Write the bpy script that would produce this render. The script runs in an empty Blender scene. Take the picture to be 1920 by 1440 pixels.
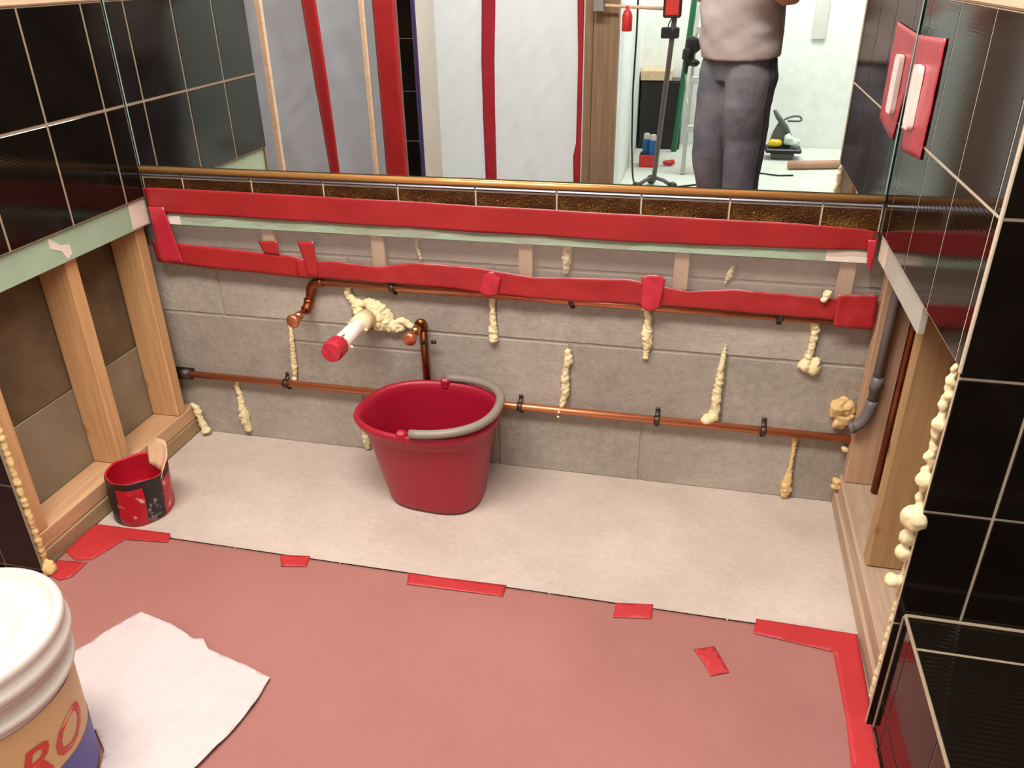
import bpy, bmesh, math, random
from mathutils import Vector, Matrix, noise
random.seed(7)
C = bpy.context.scene.collection
SC = bpy.context.scene

# ------------------------------------------------------------------ camera
CAM = Vector((1.4498, -1.8842, 1.3043)); YAW, PITCH, ROLL, FPX = 0.2330, 0.4801, -0.0165, 1517.3
cyw, syw, cpt, spt = math.cos(YAW), math.sin(YAW), math.cos(PITCH), math.sin(PITCH)
fwd = Vector((-syw*cpt, cyw*cpt, -spt)); rgt = Vector((cyw, syw, 0)); upv = rgt.cross(fwd)
r2 = math.cos(ROLL)*rgt + math.sin(ROLL)*upv; u2 = -math.sin(ROLL)*rgt + math.cos(ROLL)*upv
cam = bpy.data.cameras.new('camera'); cam.sensor_width = 36; cam.lens = 36*FPX/1920; cam.clip_start = 0.02
co = bpy.data.objects.new('camera', cam); C.objects.link(co)
co.matrix_world = Matrix(((r2.x, u2.x, -fwd.x, CAM.x), (r2.y, u2.y, -fwd.y, CAM.y), (r2.z, u2.z, -fwd.z, CAM.z), (0, 0, 0, 1)))
SC.camera = co
# ------------------------------------------------------------------ world, lights, exposure
wd = bpy.data.worlds.new('world'); SC.world = wd; wd.use_nodes = True
wd.node_tree.nodes['Background'].inputs[0].default_value = (0.9, 0.95, 1, 1)
wd.node_tree.nodes['Background'].inputs[1].default_value = 0.12
SC.view_settings.view_transform = 'Standard'; SC.view_settings.look = 'None'
SC.view_settings.gamma = 1; SC.view_settings.use_curve_mapping = False
SC.view_settings.exposure = 0.09
def area(name, loc, sx, sy, power, col):
    l = bpy.data.lights.new(name, 'AREA'); l.shape = 'RECTANGLE'; l.size = sx; l.size_y = sy
    l.energy = power; l.color = col
    o = bpy.data.objects.new(name, l); C.objects.link(o); o.location = loc
    return o
CEIL = 2.42
LAMPS = [('bathroom lamp', (0.88, -1.2, CEIL-.05), 1.7, 0.45, 70, (1.0, 0.95, 0.92)),
         ('back room lamp', (2.0, -4.0, CEIL-.05), 1.2, 0.6, 46, (0.97, 1.0, 0.985)),
         ('hall lamp', (0.1, -3.9, CEIL-.05), 1.0, 0.6, 24, (0.95, 0.96, 1.0))]
for a in LAMPS: area(*a)

# ------------------------------------------------------------------ materials
def lin(r, g, b):
    f = lambda c: (c/255/12.92) if c/255 <= .04045 else ((c/255+.055)/1.055)**2.4
    return (f(r), f(g), f(b), 1)
MATS = {}
class NT:
    def __init__(s, name):
        s.m = bpy.data.materials.new(name); s.m.use_nodes = True; s.t = s.m.node_tree
        s.b = s.t.nodes['Principled BSDF']; s.out = s.t.nodes['Material Output']
        MATS[name] = s.m; s.tc = s.t.nodes.new('ShaderNodeTexCoord')
    def n(s, typ, **kw):
        nd = s.t.nodes.new(typ)
        for k, v in kw.items(): setattr(nd, k, v)
        return nd
    def l(s, a, b): s.t.links.new(a, b)
    def mapping(s, scale, src='Object'):
        mp = s.n('ShaderNodeMapping'); mp.inputs['Scale'].default_value = scale
        s.l(s.tc.outputs[src], mp.inputs[0]); return mp.outputs[0]
    def noise(s, scale, vec=None, detail=4, rough=.55, dist=0):
        t = s.n('ShaderNodeTexNoise'); t.inputs['Scale'].default_value = scale
        t.inputs['Detail'].default_value = detail; t.inputs['Roughness'].default_value = rough
        t.inputs['Distortion'].default_value = dist
        s.l(vec if vec is not None else s.tc.outputs['Object'], t.inputs['Vector']); return t.outputs['Fac']
    def ramp(s, fac, stops):
        r = s.n('ShaderNodeValToRGB'); e = r.color_ramp.elements
        while len(e) < len(stops): e.new(.5)
        for el, (p, c) in zip(e, stops): el.position = p; el.color = c
        s.l(fac, r.inputs[0]); return r.outputs[0]
    def bump(s, h, strength=.3, dist=.01):
        b = s.n('ShaderNodeBump'); b.inputs['Strength'].default_value = strength; b.inputs['Distance'].default_value = dist
        s.l(h, b.inputs['Height']); s.l(b.outputs[0], s.b.inputs['Normal'])
    def set(s, **kw):
        for k, v in kw.items(): s.b.inputs[k.replace('_', ' ')].default_value = v
        return s
    def base(s, c): s.l(c, s.b.inputs['Base Color'])
def plain(name, rgb, rough=.5, metal=0, var=.06, nscale=12, bump=0, bscale=60, **kw):
    t = NT(name); c = lin(*rgb)
    a = tuple(max(0, x*(1-var)) for x in c[:3])+(1,); b = tuple(min(1, x*(1+var)) for x in c[:3])+(1,)
    t.base(t.ramp(t.noise(nscale), [(.3, a), (.7, b)])); t.set(Roughness=rough, Metallic=metal, **kw)
    if bump: t.bump(t.noise(bscale), bump, .004)
    return t.m
def tile_mat(name, rgb, rough, ribs):
    t = NT(name); c = lin(*rgb)
    t.base(t.ramp(t.noise(6), [(.35, tuple(x*.7 for x in c[:3])+(1,)), (.65, tuple(x*1.2 for x in c[:3])+(1,))]))
    t.set(Roughness=rough); t.b.inputs['Specular IOR Level'].default_value = .36
    w = t.n('ShaderNodeTexWave'); w.wave_type = 'BANDS'; w.bands_direction = 'Z'
    w.inputs['Scale'].default_value = ribs; w.inputs['Distortion'].default_value = 1.2; w.inputs['Detail'].default_value = 1
    t.l(t.tc.outputs['Object'], w.inputs['Vector']); t.bump(w.outputs['Fac'], .03, .0006)
    return t.m
tile_mat('black_tile', (20, 15, 11), .09, 55)
t = NT('bench_tile'); c = lin(22, 17, 12); t.set(Roughness=.12, Base_Color=c)
w = t.n('ShaderNodeTexWave'); w.bands_direction = 'Y'; w.inputs['Scale'].default_value = 32; w.inputs['Distortion'].default_value = .8
t.l(t.tc.outputs['Object'], w.inputs['Vector']); t.bump(w.outputs['Fac'], .35, .002)
plain('dark_plaster', (58, 50, 40), .7)
plain('grout', (196, 180, 156), .85, bump=.2, bscale=150)
plain('grout_edge', (150, 132, 108), .85, bump=.2, bscale=150)
# concrete blocks and slab
def concrete(name, c1, c2, pits, seed):
    t = NT(name); v = t.mapping((1, 1, 1)); mp = v.node; mp.inputs['Location'].default_value = (seed, seed*2, seed*3)
    big = t.noise(3.5, v, 5, .6); fine = t.noise(55, v, 6, .7)
    mx = t.n('ShaderNodeMath', operation='MULTIPLY_ADD'); mx.inputs[1].default_value = .45
    t.l(fine, mx.inputs[0]); t.l(big, mx.inputs[2])
    col = t.ramp(mx.outputs[0], [(.5, lin(*c1)), (.95, lin(*c2))])
    vo = t.n('ShaderNodeTexVoronoi'); vo.inputs['Scale'].default_value = pits; t.l(v, vo.inputs['Vector'])
    pit = t.ramp(vo.outputs['Distance'], [(.05, (.35, .33, .3, 1)), (.16, (1, 1, 1, 1))])
    mm = t.n('ShaderNodeMix', data_type='RGBA', blend_type='MULTIPLY'); mm.inputs[0].default_value = .7 if pits > 60 else .12
    t.l(col, mm.inputs[6]); t.l(pit, mm.inputs[7]); t.base(mm.outputs[2])
    t.set(Roughness=.9); t.bump(fine, .8, .004)
    return t.m
BLOCKS = [concrete('concrete_block_%d' % i, c1, c2, 95, 1.7*i) for i, (c1, c2) in enumerate(
    [((144, 134, 121), (180, 170, 155)), ((150, 140, 127), (186, 174, 159)), ((139, 129, 117), (174, 163, 149))])]
concrete('mortar', (138, 128, 115), (166, 154, 140), 130, 9)
concrete('slab', (188, 172, 158), (212, 196, 182), 40, 4)
concrete('white_floor', (196, 200, 190), (216, 220, 212), 30, 2)
plain('green_board', (158, 178, 150), .8, var=.08, nscale=9, bump=.05)
plain('lit_grey_board', (186, 184, 170), .8, var=.06, nscale=9)  # right wing's green board, the light on it put into a white-grey colour
plain('compound', (224, 208, 192), .85, var=.05, bump=.2)
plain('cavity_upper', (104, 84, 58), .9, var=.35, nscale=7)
plain('cavity_lower', (140, 124, 98), .9, var=.15, nscale=8)
plain('cavity_dark', (50, 34, 20), .9, var=.3)
def wood(name, c1, c2, axis, knots=False):
    t = NT(name); sc = [26, 26, 26]; sc[axis] = 1.6
    v = t.mapping(tuple(sc)); g = t.noise(1.0, v, 5, .6, 1.4)
    f = t.mapping(tuple(x*5 for x in sc)); g2 = t.noise(1.0, f, 3, .6)
    mx = t.n('ShaderNodeMath', operation='MULTIPLY_ADD'); mx.inputs[1].default_value = .3
    t.l(g2, mx.inputs[0]); t.l(g, mx.inputs[2])
    col = t.ramp(mx.outputs[0], [(.45, lin(*c1)), (.85, lin(*c2))])
    if knots:
        vo = t.n('ShaderNodeTexVoronoi'); vo.inputs['Scale'].default_value = 3.3; s2 = [1.6]*3; s2[axis] = 1
        t.l(t.mapping(tuple(s2)), vo.inputs['Vector'])
        k = t.ramp(vo.outputs['Distance'], [(.03, (.35, .2, .12, 1)), (.09, (1, 1, 1, 1))])
        mm = t.n('ShaderNodeMix', data_type='RGBA', blend_type='MULTIPLY'); mm.inputs[0].default_value = .9
        t.l(col, mm.inputs[6]); t.l(k, mm.inputs[7]); col = mm.outputs[2]
    t.base(col); t.set(Roughness=.7); t.bump(g, .15, .002)
    return t.m
wood('stud_warm', (192, 142, 92), (218, 172, 120), 2, True)
wood('plate_warm', (190, 146, 104), (214, 172, 130), 1, True)
wood('plate_dirty', (150, 124, 90), (178, 150, 112), 1)
wood('stud_pink', (176, 138, 106), (204, 168, 136), 2)
wood('stud_yellow', (160, 126, 82), (188, 152, 106), 2, True)
wood('plate_pink', (170, 142, 116), (202, 176, 150), 1, True)
wood('furring', (178, 150, 120), (200, 172, 142), 2)
wood('post_wood', (128, 102, 74), (156, 128, 98), 2, True)
wood('trim_wood', (206, 176, 140), (228, 200, 166), 1)
# tapes, film, plastic
def tape(name, rgb, rough=.38):
    t = NT(name); c = lin(*rgb)
    t.base(t.ramp(t.noise(5), [(.3, tuple(x*.86 for x in c[:3])+(1,)), (.7, tuple(min(1, x*1.12) for x in c[:3])+(1,))]))
    t.set(Roughness=rough); t.bump(t.noise(22, None, 3), .35, .004); return t.m
tape('red_tape', (166, 40, 42), .32); tape('pink_tape', (184, 44, 58), .28); tape('floor_tape', (184, 46, 48), .5); tape('purple_tape', (58, 48, 96))
def film(name, rgb, a, trans, rough=.35):
    t = NT(name); nt = t.t
    tr = t.n('ShaderNodeBsdfTransparent'); tl = t.n('ShaderNodeBsdfTranslucent'); tl.inputs[0].default_value = lin(*rgb)
    t.set(Base_Color=lin(*rgb), Roughness=rough)
    m1 = t.n('ShaderNodeMixShader'); m1.inputs[0].default_value = trans
    t.l(t.b.outputs[0], m1.inputs[1]); t.l(tl.outputs[0], m1.inputs[2])
    m2 = t.n('ShaderNodeMixShader'); m2.inputs[0].default_value = a
    t.l(tr.outputs[0], m2.inputs[1]); t.l(m1.outputs[0], m2.inputs[2]); t.l(m2.outputs[0], t.out.inputs[0])
    return t.m
film('clear_film', (214, 196, 182), .30, .4)
film('white_sheet', (226, 224, 224), .90, .55, .28)
film('grey_sheet', (184, 190, 200), .80, .45, .25)
# paper
t = NT('rosin_paper'); a = t.noise(1.6, None, 4); b = t.noise(160, None, 3)
mx = t.n('ShaderNodeMath', operation='MULTIPLY_ADD'); mx.inputs[1].default_value = .25; t.l(b, mx.inputs[0]); t.l(a, mx.inputs[2])
t.base(t.ramp(mx.outputs[0], [(.45, lin(152, 99, 90)), (.8, lin(166, 111, 101))])); t.set(Roughness=.75); t.bump(b, .12, .001)
# metals and plastics
def metal(name, c1, c2, rough, nscale=8):
    t = NT(name); t.base(t.ramp(t.noise(nscale), [(.35, lin(*c1)), (.65, lin(*c2))])); t.set(Metallic=1, Roughness=rough); return t.m
plain('copper', (212, 132, 92), .34, .8); metal('copper_dark', (118, 66, 40), (160, 92, 58), .4)
metal('brass', (212, 160, 84), (236, 192, 120), .22); plain('gold_trim', (214, 158, 92), .25, .55)
metal('steel', (176, 176, 172), (200, 200, 196), .35); metal('dark_steel', (70, 60, 52), (96, 84, 74), .5)
t = NT('border_glaze'); g = t.noise(7, None, 3); f = t.noise(210, None, 2)
mx = t.n('ShaderNodeMath', operation='MULTIPLY_ADD'); mx.inputs[1].default_value = .35; t.l(f, mx.inputs[0]); t.l(g, mx.inputs[2])
t.base(t.ramp(mx.outputs[0], [(.5, lin(52, 30, 16)), (.68, lin(98, 62, 30)), (.85, lin(176, 140, 66))]))
t.set(Metallic=.75, Roughness=.3); t.bump(f, .8, .004)
plain('pewter', (96, 92, 96), .3, .6)
t = NT('mirror_silver'); t.set(Base_Color=(.93, .95, .94, 1), Metallic=1, Roughness=.0)
plain('mirror_edge', (150, 190, 180), .2)
plain('white_pvc', (240, 228, 216), .4); plain('grey_pvc', (112, 104, 100), .45); plain('grey_handle', (142, 132, 118), .45)
plain('bucket_red', (166, 22, 48), .42, var=.03, bump=.02); plain('foam', (232, 216, 168), .8, var=.06, nscale=30, bump=.3, bscale=90)
plain('foam_amber', (224, 190, 128), .8, var=.08, nscale=30, bump=.3, bscale=90)
plain('lid_white', (208, 199, 188), .45, var=.02); plain('pail_label', (204, 168, 118), .5, var=.12, nscale=5)
plain('label_red', (196, 60, 50), .5); plain('label_blue', (84, 76, 150), .5); plain('rag', (206, 192, 188), .95, var=.03, bump=.5, bscale=240)
t = NT('can_paint'); a = t.noise(26, None, 3); 
t.base(t.ramp(a, [(.62, lin(192, 26, 44)), (.7, lin(226, 190, 184))])); t.set(Roughness=.4)
t = NT('can_black'); a = t.noise(24, None, 4)
t.base(t.ramp(a, [(.6, lin(34, 24, 22)), (.7, lin(206, 190, 180))])); t.set(Roughness=.5)
plain('can_inside', (190, 22, 44), .45); plain('cardboard', (222, 182, 142), .8); plain('black_plastic', (24, 24, 24), .45)
plain('grey_dark', (92, 96, 88), .6); plain('yellow', (226, 196, 40), .6); plain('green', (44, 140, 84), .5); plain('green_ladder', (40, 118, 78), .4)
plain('ladder_white', (206, 204, 196), .45); plain('red_plastic', (206, 48, 44), .4); plain('blue_can', (30, 96, 150), .35)
plain('white_paint', (228, 231, 226), .7); plain('wall_paint', (172, 112, 92), .8); plain('ceiling_paint', (230, 226, 216), .9)
plain('bag_film', (206, 226, 212), .4); plain('tube_brown', (186, 144, 118), .75); plain('cabinet_black', (30, 28, 26), .3)
plain('skin', (206, 156, 128), .55); plain('hair', (70, 54, 40), .7); plain('shirt', (176, 164, 158), .9, var=.04, bump=.3, bscale=14)
t = NT('denim'); a = t.noise(5, None, 4); b = t.noise(26, t.mapping((1, 1, .45)), 4, .6, .8)
t.base(t.ramp(a, [(.35, lin(84, 86, 96)), (.65, lin(116, 112, 114))])); t.set(Roughness=.9); t.bump(b, .35, .01)
plain('denim_seam', (54, 58, 74), .9); plain('shoe', (60, 48, 40), .6); plain('eye', (30, 26, 24), .3)
t = NT('lamp_diffuser'); t.set(Base_Color=(1, 1, 1, 1)); t.b.inputs['Emission Color'].default_value = (1, .95, .88, 1); t.b.inputs['Emission Strength'].default_value = 2.5

# ------------------------------------------------------------------ helpers
def M(m): return m if not isinstance(m, str) else MATS[m]
def mesh_from(bm, name, smooth=False):
    bmesh.ops.recalc_face_normals(bm, faces=bm.faces)
    me = bpy.data.meshes.new(name); bm.to_mesh(me); bm.free()
    if smooth:
        for p in me.polygons: p.use_smooth = True
    return me
def put(name, me, mat, parent=None, loc=(0, 0, 0)):
    """an object from mesh data; parents in this scene are never rotated, so the offset is enough"""
    o = bpy.data.objects.new(name, me); C.objects.link(o)
    if mat is not None:
        if not me.materials: me.materials.append(M(mat))
    wl = Vector(loc)
    if parent is not None:
        o.parent = parent; wl = wl - wloc(parent)
    o.location = wl
    return o
def wloc(o):
    v = Vector(o.location)
    while o.parent is not None: o = o.parent; v = v + o.location
    return v
def tag(o, label=None, cat=None, group=None, kind=None):
    if label: o['label'] = label
    if cat: o['category'] = cat
    if group: o['group'] = group
    if kind: o['kind'] = kind
    return o
def empty(name, loc, label, cat, group=None):
    o = bpy.data.objects.new(name, None); C.objects.link(o); o.location = loc; o.empty_display_size = .05
    return tag(o, label, cat, group)
_cache = {}
def box_mesh(sx, sy, sz, bev=.0015, mat=None):
    k = (round(sx, 4), round(sy, 4), round(sz, 4), bev, mat if isinstance(mat, str) else mat.name)
    if k in _cache: return _cache[k]
    bm = bmesh.new(); bmesh.ops.create_cube(bm, size=1)
    bmesh.ops.scale(bm, vec=(sx, sy, sz), verts=bm.verts)
    if bev: bmesh.ops.bevel(bm, geom=list(bm.edges), offset=min(bev, .3*min(sx, sy, sz)), segments=1, affect='EDGES')
    me = mesh_from(bm, 'box'); me.materials.append(M(mat)); _cache[k] = me
    return me
def box(name, x, y, z, mat, parent=None, bev=.0015):
    x, y, z = sorted(x), sorted(y), sorted(z)
    me = box_mesh(x[1]-x[0], y[1]-y[0], z[1]-z[0], bev, mat)
    return put(name, me, None, parent, ((x[0]+x[1])/2, (y[0]+y[1])/2, (z[0]+z[1])/2))
def tube_bm(bm, pts, rads, seg=12, cap=True):
    pts = [Vector(p) for p in pts]
    if not hasattr(rads, '__len__'): rads = [rads]*len(pts)
    rings = []; prev = None
    for i, p in enumerate(pts):
        d = (pts[min(i+1, len(pts)-1)]-pts[max(i-1, 0)])
        d = d.normalized() if d.length > 1e-9 else Vector((0, 0, 1))
        if prev is None:
            a = Vector((0, 0, 1)) if abs(d.z) < .9 else Vector((1, 0, 0)); n = d.cross(a).normalized()
        else: n = (prev - d*prev.dot(d)).normalized()
        prev = n; b = d.cross(n)
        rx, ry = rads[i] if hasattr(rads[i], '__len__') else (rads[i], rads[i])
        rings.append([bm.verts.new(p + n*math.cos(2*math.pi*k/seg)*rx + b*math.sin(2*math.pi*k/seg)*ry) for k in range(seg)])
    for r, s in zip(rings, rings[1:]):
        for k in range(seg): bm.faces.new((r[k], r[(k+1) % seg], s[(k+1) % seg], s[k]))
    if cap: bm.faces.new(rings[0][::-1]); bm.faces.new(rings[-1])
def tube(name, pts, rads, mat, parent=None, seg=12, origin=None):
    o = Vector(origin if origin is not None else pts[0])
    bm = bmesh.new(); tube_bm(bm, [Vector(p)-o for p in pts], rads, seg)
    return put(name, mesh_from(bm, name, True), mat, parent, o)
def arc(p0, p1, p2, n=8):
    p0, p1, p2 = Vector(p0), Vector(p1), Vector(p2)
    return [(1-t)**2*p0+2*t*(1-t)*p1+t*t*p2 for t in [i/n for i in range(n+1)]]
def lathe(name, prof, mat, parent=None, loc=(0, 0, 0), seg=40, shape=None):
    bm = bmesh.new(); rings = []
    for r, z in prof:
        if r < 1e-6: rings.append([bm.verts.new((0, 0, z))]); continue
        rings.append([bm.verts.new((r*math.cos(2*math.pi*k/seg), r*math.sin(2*math.pi*k/seg), z)) for k in range(seg)])
    for a, b in zip(rings, rings[1:]):
        for k in range(seg):
            k2 = (k+1) % seg
            if len(a) == 1 and len(b) == 1: continue
            if len(a) == 1: bm.faces.new((a[0], b[k2], b[k]))
            elif len(b) == 1: bm.faces.new((a[k], a[k2], b[0]))
            else: bm.faces.new((a[k], a[k2], b[k2], b[k]))
    if shape: shape(bm)
    return put(name, mesh_from(bm, name, True), mat, parent, loc)
def resample(pl, n):
    pl = [Vector(p) for p in pl]; L = [0]
    for a, b in zip(pl, pl[1:]): L.append(L[-1]+(b-a).length)
    out = []
    for i in range(n+1):
        s = L[-1]*i/n; j = 0
        while j < len(L)-2 and L[j+1] < s: j += 1
        t = (s-L[j])/max(1e-9, L[j+1]-L[j]); out.append(pl[j].lerp(pl[j+1], min(1, t)))
    return out
def ribbon(name, A, B, mat, parent=None, n=40, rows=6, wave=.0012, freq=14, thick=.0006, seed=0, fine=.4):
    """a thin sheet spanned between two polylines, gently wavy, with real thickness"""
    a, b = resample(A, n), resample(B, n); o = sum(a, Vector())/len(a)
    mid = n//2; nrm = (a[min(mid+1, n)]-a[mid]).cross(b[mid]-a[mid])
    nrm = nrm.normalized() if nrm.length else Vector((0, -1, 0))
    bm = bmesh.new(); g = []
    for i in range(n+1):
        row = []
        for j in range(rows+1):
            p = a[i].lerp(b[i], j/rows)
            h = noise.noise(p*freq+Vector((seed, seed, 0)))*wave + noise.noise(p*freq*3.3+Vector((0, seed, 5)))*wave*fine
            row.append(bm.verts.new(p+nrm*h-o))
        g.append(row)
    for i in range(n):
        for j in range(rows): bm.faces.new((g[i][j], g[i+1][j], g[i+1][j+1], g[i][j+1]))
    ob = put(name, mesh_from(bm, name, True), mat, parent, o)
    if thick:
        s = ob.modifiers.new('thickness', 'SOLIDIFY'); s.thickness = thick; s.offset = 0
    return ob
def lumps(name, blobs, mat, parent=None, voxel=.003, jitter=.35, sub=2, seed=0, origin=None):
    """overlapping rounded lumps fused into one continuous skin"""
    rnd = random.Random(seed); o = Vector(origin if origin is not None else blobs[0][:3])
    bm = bmesh.new()
    for b in blobs:
        x, y, z, r = b[:4]; sc = b[4] if len(b) > 4 else (1, 1, 1)
        m = Matrix.Translation(Vector((x, y, z))-o) @ Matrix.Diagonal((*sc, 1))
        vs = bmesh.ops.create_icosphere(bm, subdivisions=sub, radius=r, matrix=m)['verts']
        off = Vector((rnd.random()*9, rnd.random()*9, rnd.random()*9))
        for v in vs:
            d = v.co-(Vector((x, y, z))-o); v.co += d*jitter*noise.noise(d/r*1.1+off)
    ob = put(name, mesh_from(bm, name, True), mat, parent, o)
    rm = ob.modifiers.new('fuse', 'REMESH'); rm.mode = 'VOXEL'; rm.voxel_size = voxel; rm.use_smooth_shade = True
    sm = ob.modifiers.new('soften', 'SMOOTH'); sm.iterations = 1; sm.factor = .5
    return ob
def chain(path, step=.0085):
    """lumps along a path of (x, y, z, r)"""
    out = []
    for a, b in zip(path, path[1:]):
        L = (Vector(a[:3])-Vector(b[:3])).length; k = max(1, int(L/step))
        for i in range(k):
            t = i/k; out.append(tuple(a[j]*(1-t)+b[j]*t for j in range(4)))
    out.append(tuple(path[-1])); return out
def S(o): o['kind'] = 'structure'; return o

W = 1.8464; DL = .669; DR = .702; YC = .05; ZT = .76
TT = .1997; GAP = .0022       # tile pitch, half a joint
# ================================================================== THE SETTING
floor = S(box('floor', (-.9, 3.3), (.2, -3.0), (-.1, 0), 'slab', None, 0))
# black floor tiles under the paper; their cut front edges show along the alcove
xs = [-.9, -.519, -.214, .086, .391, .674, .949, 1.194, 1.594, 1.86, 2.2, 2.5, 2.9, 3.3]
for j in range(9):
    y0 = -.466-.28*j
    if y0 < -2.9: break
    for i in range(len(xs)-1):
        xa, xb = xs[i], xs[i+1]
        if j == 0 and (xb < .1 or xa > 1.85): continue
        xa2 = max(xa, -.024) if j == 0 else xa
        if j == 0: xb = min(xb, 1.868) if xb > 1.8 else xb
        if j == 0 and xa2 >= xb: continue
        box('floor_tile', (xa2+.0016, xb-.0016), (y0-.0015, y0-.2785), (0, .0095), 'black_tile', floor, .0008)
floor_back = S(box('floor_back_room', (-.9, 3.3), (-3.0, -5.0), (-.1, 0), 'slab', None, 0))
for (a, b) in ((-3.0, -3.957), (-3.963, -4.83)):
    box('floor_sheet', (.935, 3.25), (a, b), (0, .004), 'white_floor', floor_back, .001)
box('floor_sheet', (-.88, .925), (-3.0, -4.83), (0, .004), 'white_floor', floor_back, .001)
ceiling = S(box('ceiling', (-.9, 3.3), (.2, -5.0), (CEIL, CEIL+.1), 'ceiling_paint', None, 0))

# ---- back wall: concrete blocks in running bond, board and border above
wall_back = S(box('wall_back', (-.135, 2.0), (.0528, .16), (0, CEIL), 'mortar', None, 0))
bi = 0
for c in range(4):
    z0, z1 = c*.2032, (c+1)*.2032
    off = .135 if c % 2 == 0 else .338
    x = off-.4064*2
    while x < 2.0:
        xa, xb = max(x, -.134), min(x+.4064, 2.0)
        if xb-xa > .03:
            m = BLOCKS[(bi*7+c) % 3]; bi += 1
            zs = [(z0, z1)]
            if c == 1 and abs(x-.338) < .01: zs = [(z0, .343), (.343, z1)]      # a cut block with a filler course under the drain
            for (a, b) in zs:
                box('block', (xa+.003, xb-.003), (YC, .062), (a+(.003 if a > 0 else .0), b-.003), m, wall_back, .0025)
        x += .4064
board_b = box('wallboard', (.0, W), (.009, .022), (.685, CEIL-.002), 'green_board', wall_back, .001)
for (a, b) in ((.03, .085), (1.745, W-.004)): box('joint_compound', (a, b), (.0082, .0092), (.686, .712), 'compound', wall_back, .0004)
for xc in (.33, .642, 1.037, 1.423, 1.80): box('furring_strip', (xc-.018, xc+.018), (.024, .0485), (.45 if xc in (0,) else .585, .84), 'furring', wall_back, .002)
# border of relief tiles with a pewter bead along the top
xj = [0.003]+[.1208+TT*k for k in range(9)]+[W-.003]
prof = [(0.008, .7635), (0.001, .7635), (0, .766), (-.0005, .79), (0, .812), (.003, .8135), (.003, .8155), (-.002, .817), (-.0045, .8205), (-.002, .8245), (.008, .8255)]
for i in range(len(xj)-1):
    xa, xb = xj[i]+.002, xj[i+1]-.002; cx = (xa+xb)/2
    bm = bmesh.new(); r = [[bm.verts.new((s-cx, y, z-.79)) for (y, z) in prof] for s in (xa, xb)]
    for k in range(len(prof)-1):
        f = bm.faces.new((r[0][k], r[1][k], r[1][k+1], r[0][k+1])); f.material_index = 1 if k >= 4 else 0
    bm.faces.new(r[0]); bm.faces.new(r[1][::-1])
    me = mesh_from(bm, 'border_tile'); me.materials.append(M('border_glaze')); me.materials.append(M('pewter'))
    put('border_tile', me, None, wall_back, (cx, 0, .79))
box('border_grout', (.002, W-.002), (.0012, .0088), (.762, .827), 'grout', wall_back, 0)
trim = S(tube('trim_1', [(.003, -.0005, .8345), (W-.003, -.0005, .8345)], (.0085, .0085), 'gold_trim', None, 12))
# ---- mirror
mir = empty('mirror', (W/2, .004, .8445), 'large frameless wall mirror standing on the gold rail above the red tape', 'mirror')
box('glass', (.005, W-.005), (.0, .0085), (.8455, 1.98), 'mirror_silver', mir, .0)
for (a, b) in ((.0025, .0048), (W-.0048, W-.0025)): box('polished_edge', (a, b), (-.0005, .0085), (.8455, 1.98), 'mirror_edge', mir, .0)

# ---- side wing walls
def tiles(parent, fixed, axis, us, vs, thick=.008, mat='black_tile', gap=GAP):
    """glazed tiles on a plane; axis 'x': plane X=fixed spanned by (y, z); axis 'y': plane Y=fixed spanned by (x, z)"""
    for a, b in zip(us, us[1:]):
        for c, d in zip(vs, vs[1:]):
            u0, u1 = sorted((a, b)); g = gap
            if axis == 'x': box('tile', sorted((fixed, fixed+thick)), (u0+g, u1-g), (c+g, d-g), mat, parent, .0012)
            else: box('tile', (u0+g, u1-g), sorted((fixed, fixed+thick)), (c+g, d-g), mat, parent, .0012)
H = .2403; ZG = .995
wall_left = S(box('wall_left', (-.022, -.009), (-.65, .008), (.685, CEIL-.002), 'green_board', None, .001))
tiles(wall_left, 0, 'x', [-.001, -.0774, -.0774-TT, -.0774-2*TT, -DL], [ZT, ZG, 1.2365], -.008, gap=.003)
box('grout', (-.0085, -.0012), (-DL+.002, -.001), (ZT+.001, 1.236), 'grout_edge', wall_left, 0)
box('tile_cap', (-.0085, .004), (-DL, -.001), (1.237, 1.262), 'trim_wood', wall_left, .004)
box('painted_surface', (-.0088, -.002), (-DL, -.001), (1.263, CEIL-.003), 'wall_paint', wall_left, 0)
box('joint_compound', (-.0092, -.0078), (-.066, -.0005), (.689, .757), 'compound', wall_left, .0005)
bm = bmesh.new()
cp = [(-.36, .757), (-.33, .73), (-.30, .722), (-.297, .70), (-.315, .69), (-.33, .715), (-.36, .73)]
r1 = [bm.verts.new((0, y+.32, z-.72)) for y, z in cp]; r2_ = [bm.verts.new((.0012, y+.32, z-.72)) for y, z in cp]
bm.faces.new(r1[::-1]); bm.faces.new(r2_)
for k in range(len(cp)): bm.faces.new((r1[k], r1[(k+1) % len(cp)], r2_[(k+1) % len(cp)], r2_[k]))
put('joint_compound', mesh_from(bm, 'joint_compound'), 'compound', wall_left, (-.0092, -.32, .72))
XL = -.03
for (a, b) in ((-.648, -.585), (-.306, -.266), (-.036, .004)):
    box('stud', (XL-.089, XL), (a, b), (.0965, .90), 'stud_warm', wall_left, .003)
box('bottom_plate', (XL-.089, XL+.002), (-.648, .045), (.05, .096), 'plate_warm', wall_left, .003)
box('sill_plate', (XL-.089, XL+.004), (-.648, .048), (.001, .0492), 'plate_dirty', wall_left, .004)
box('lower_panel', (-.135, -.1205), (-.648, .05), (0, .32), 'cavity_lower', wall_left, .002)
box('upper_panel', (-.135, -.1225), (-.648, .05), (.3215, CEIL-.002), 'cavity_upper', wall_left, .002)
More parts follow.
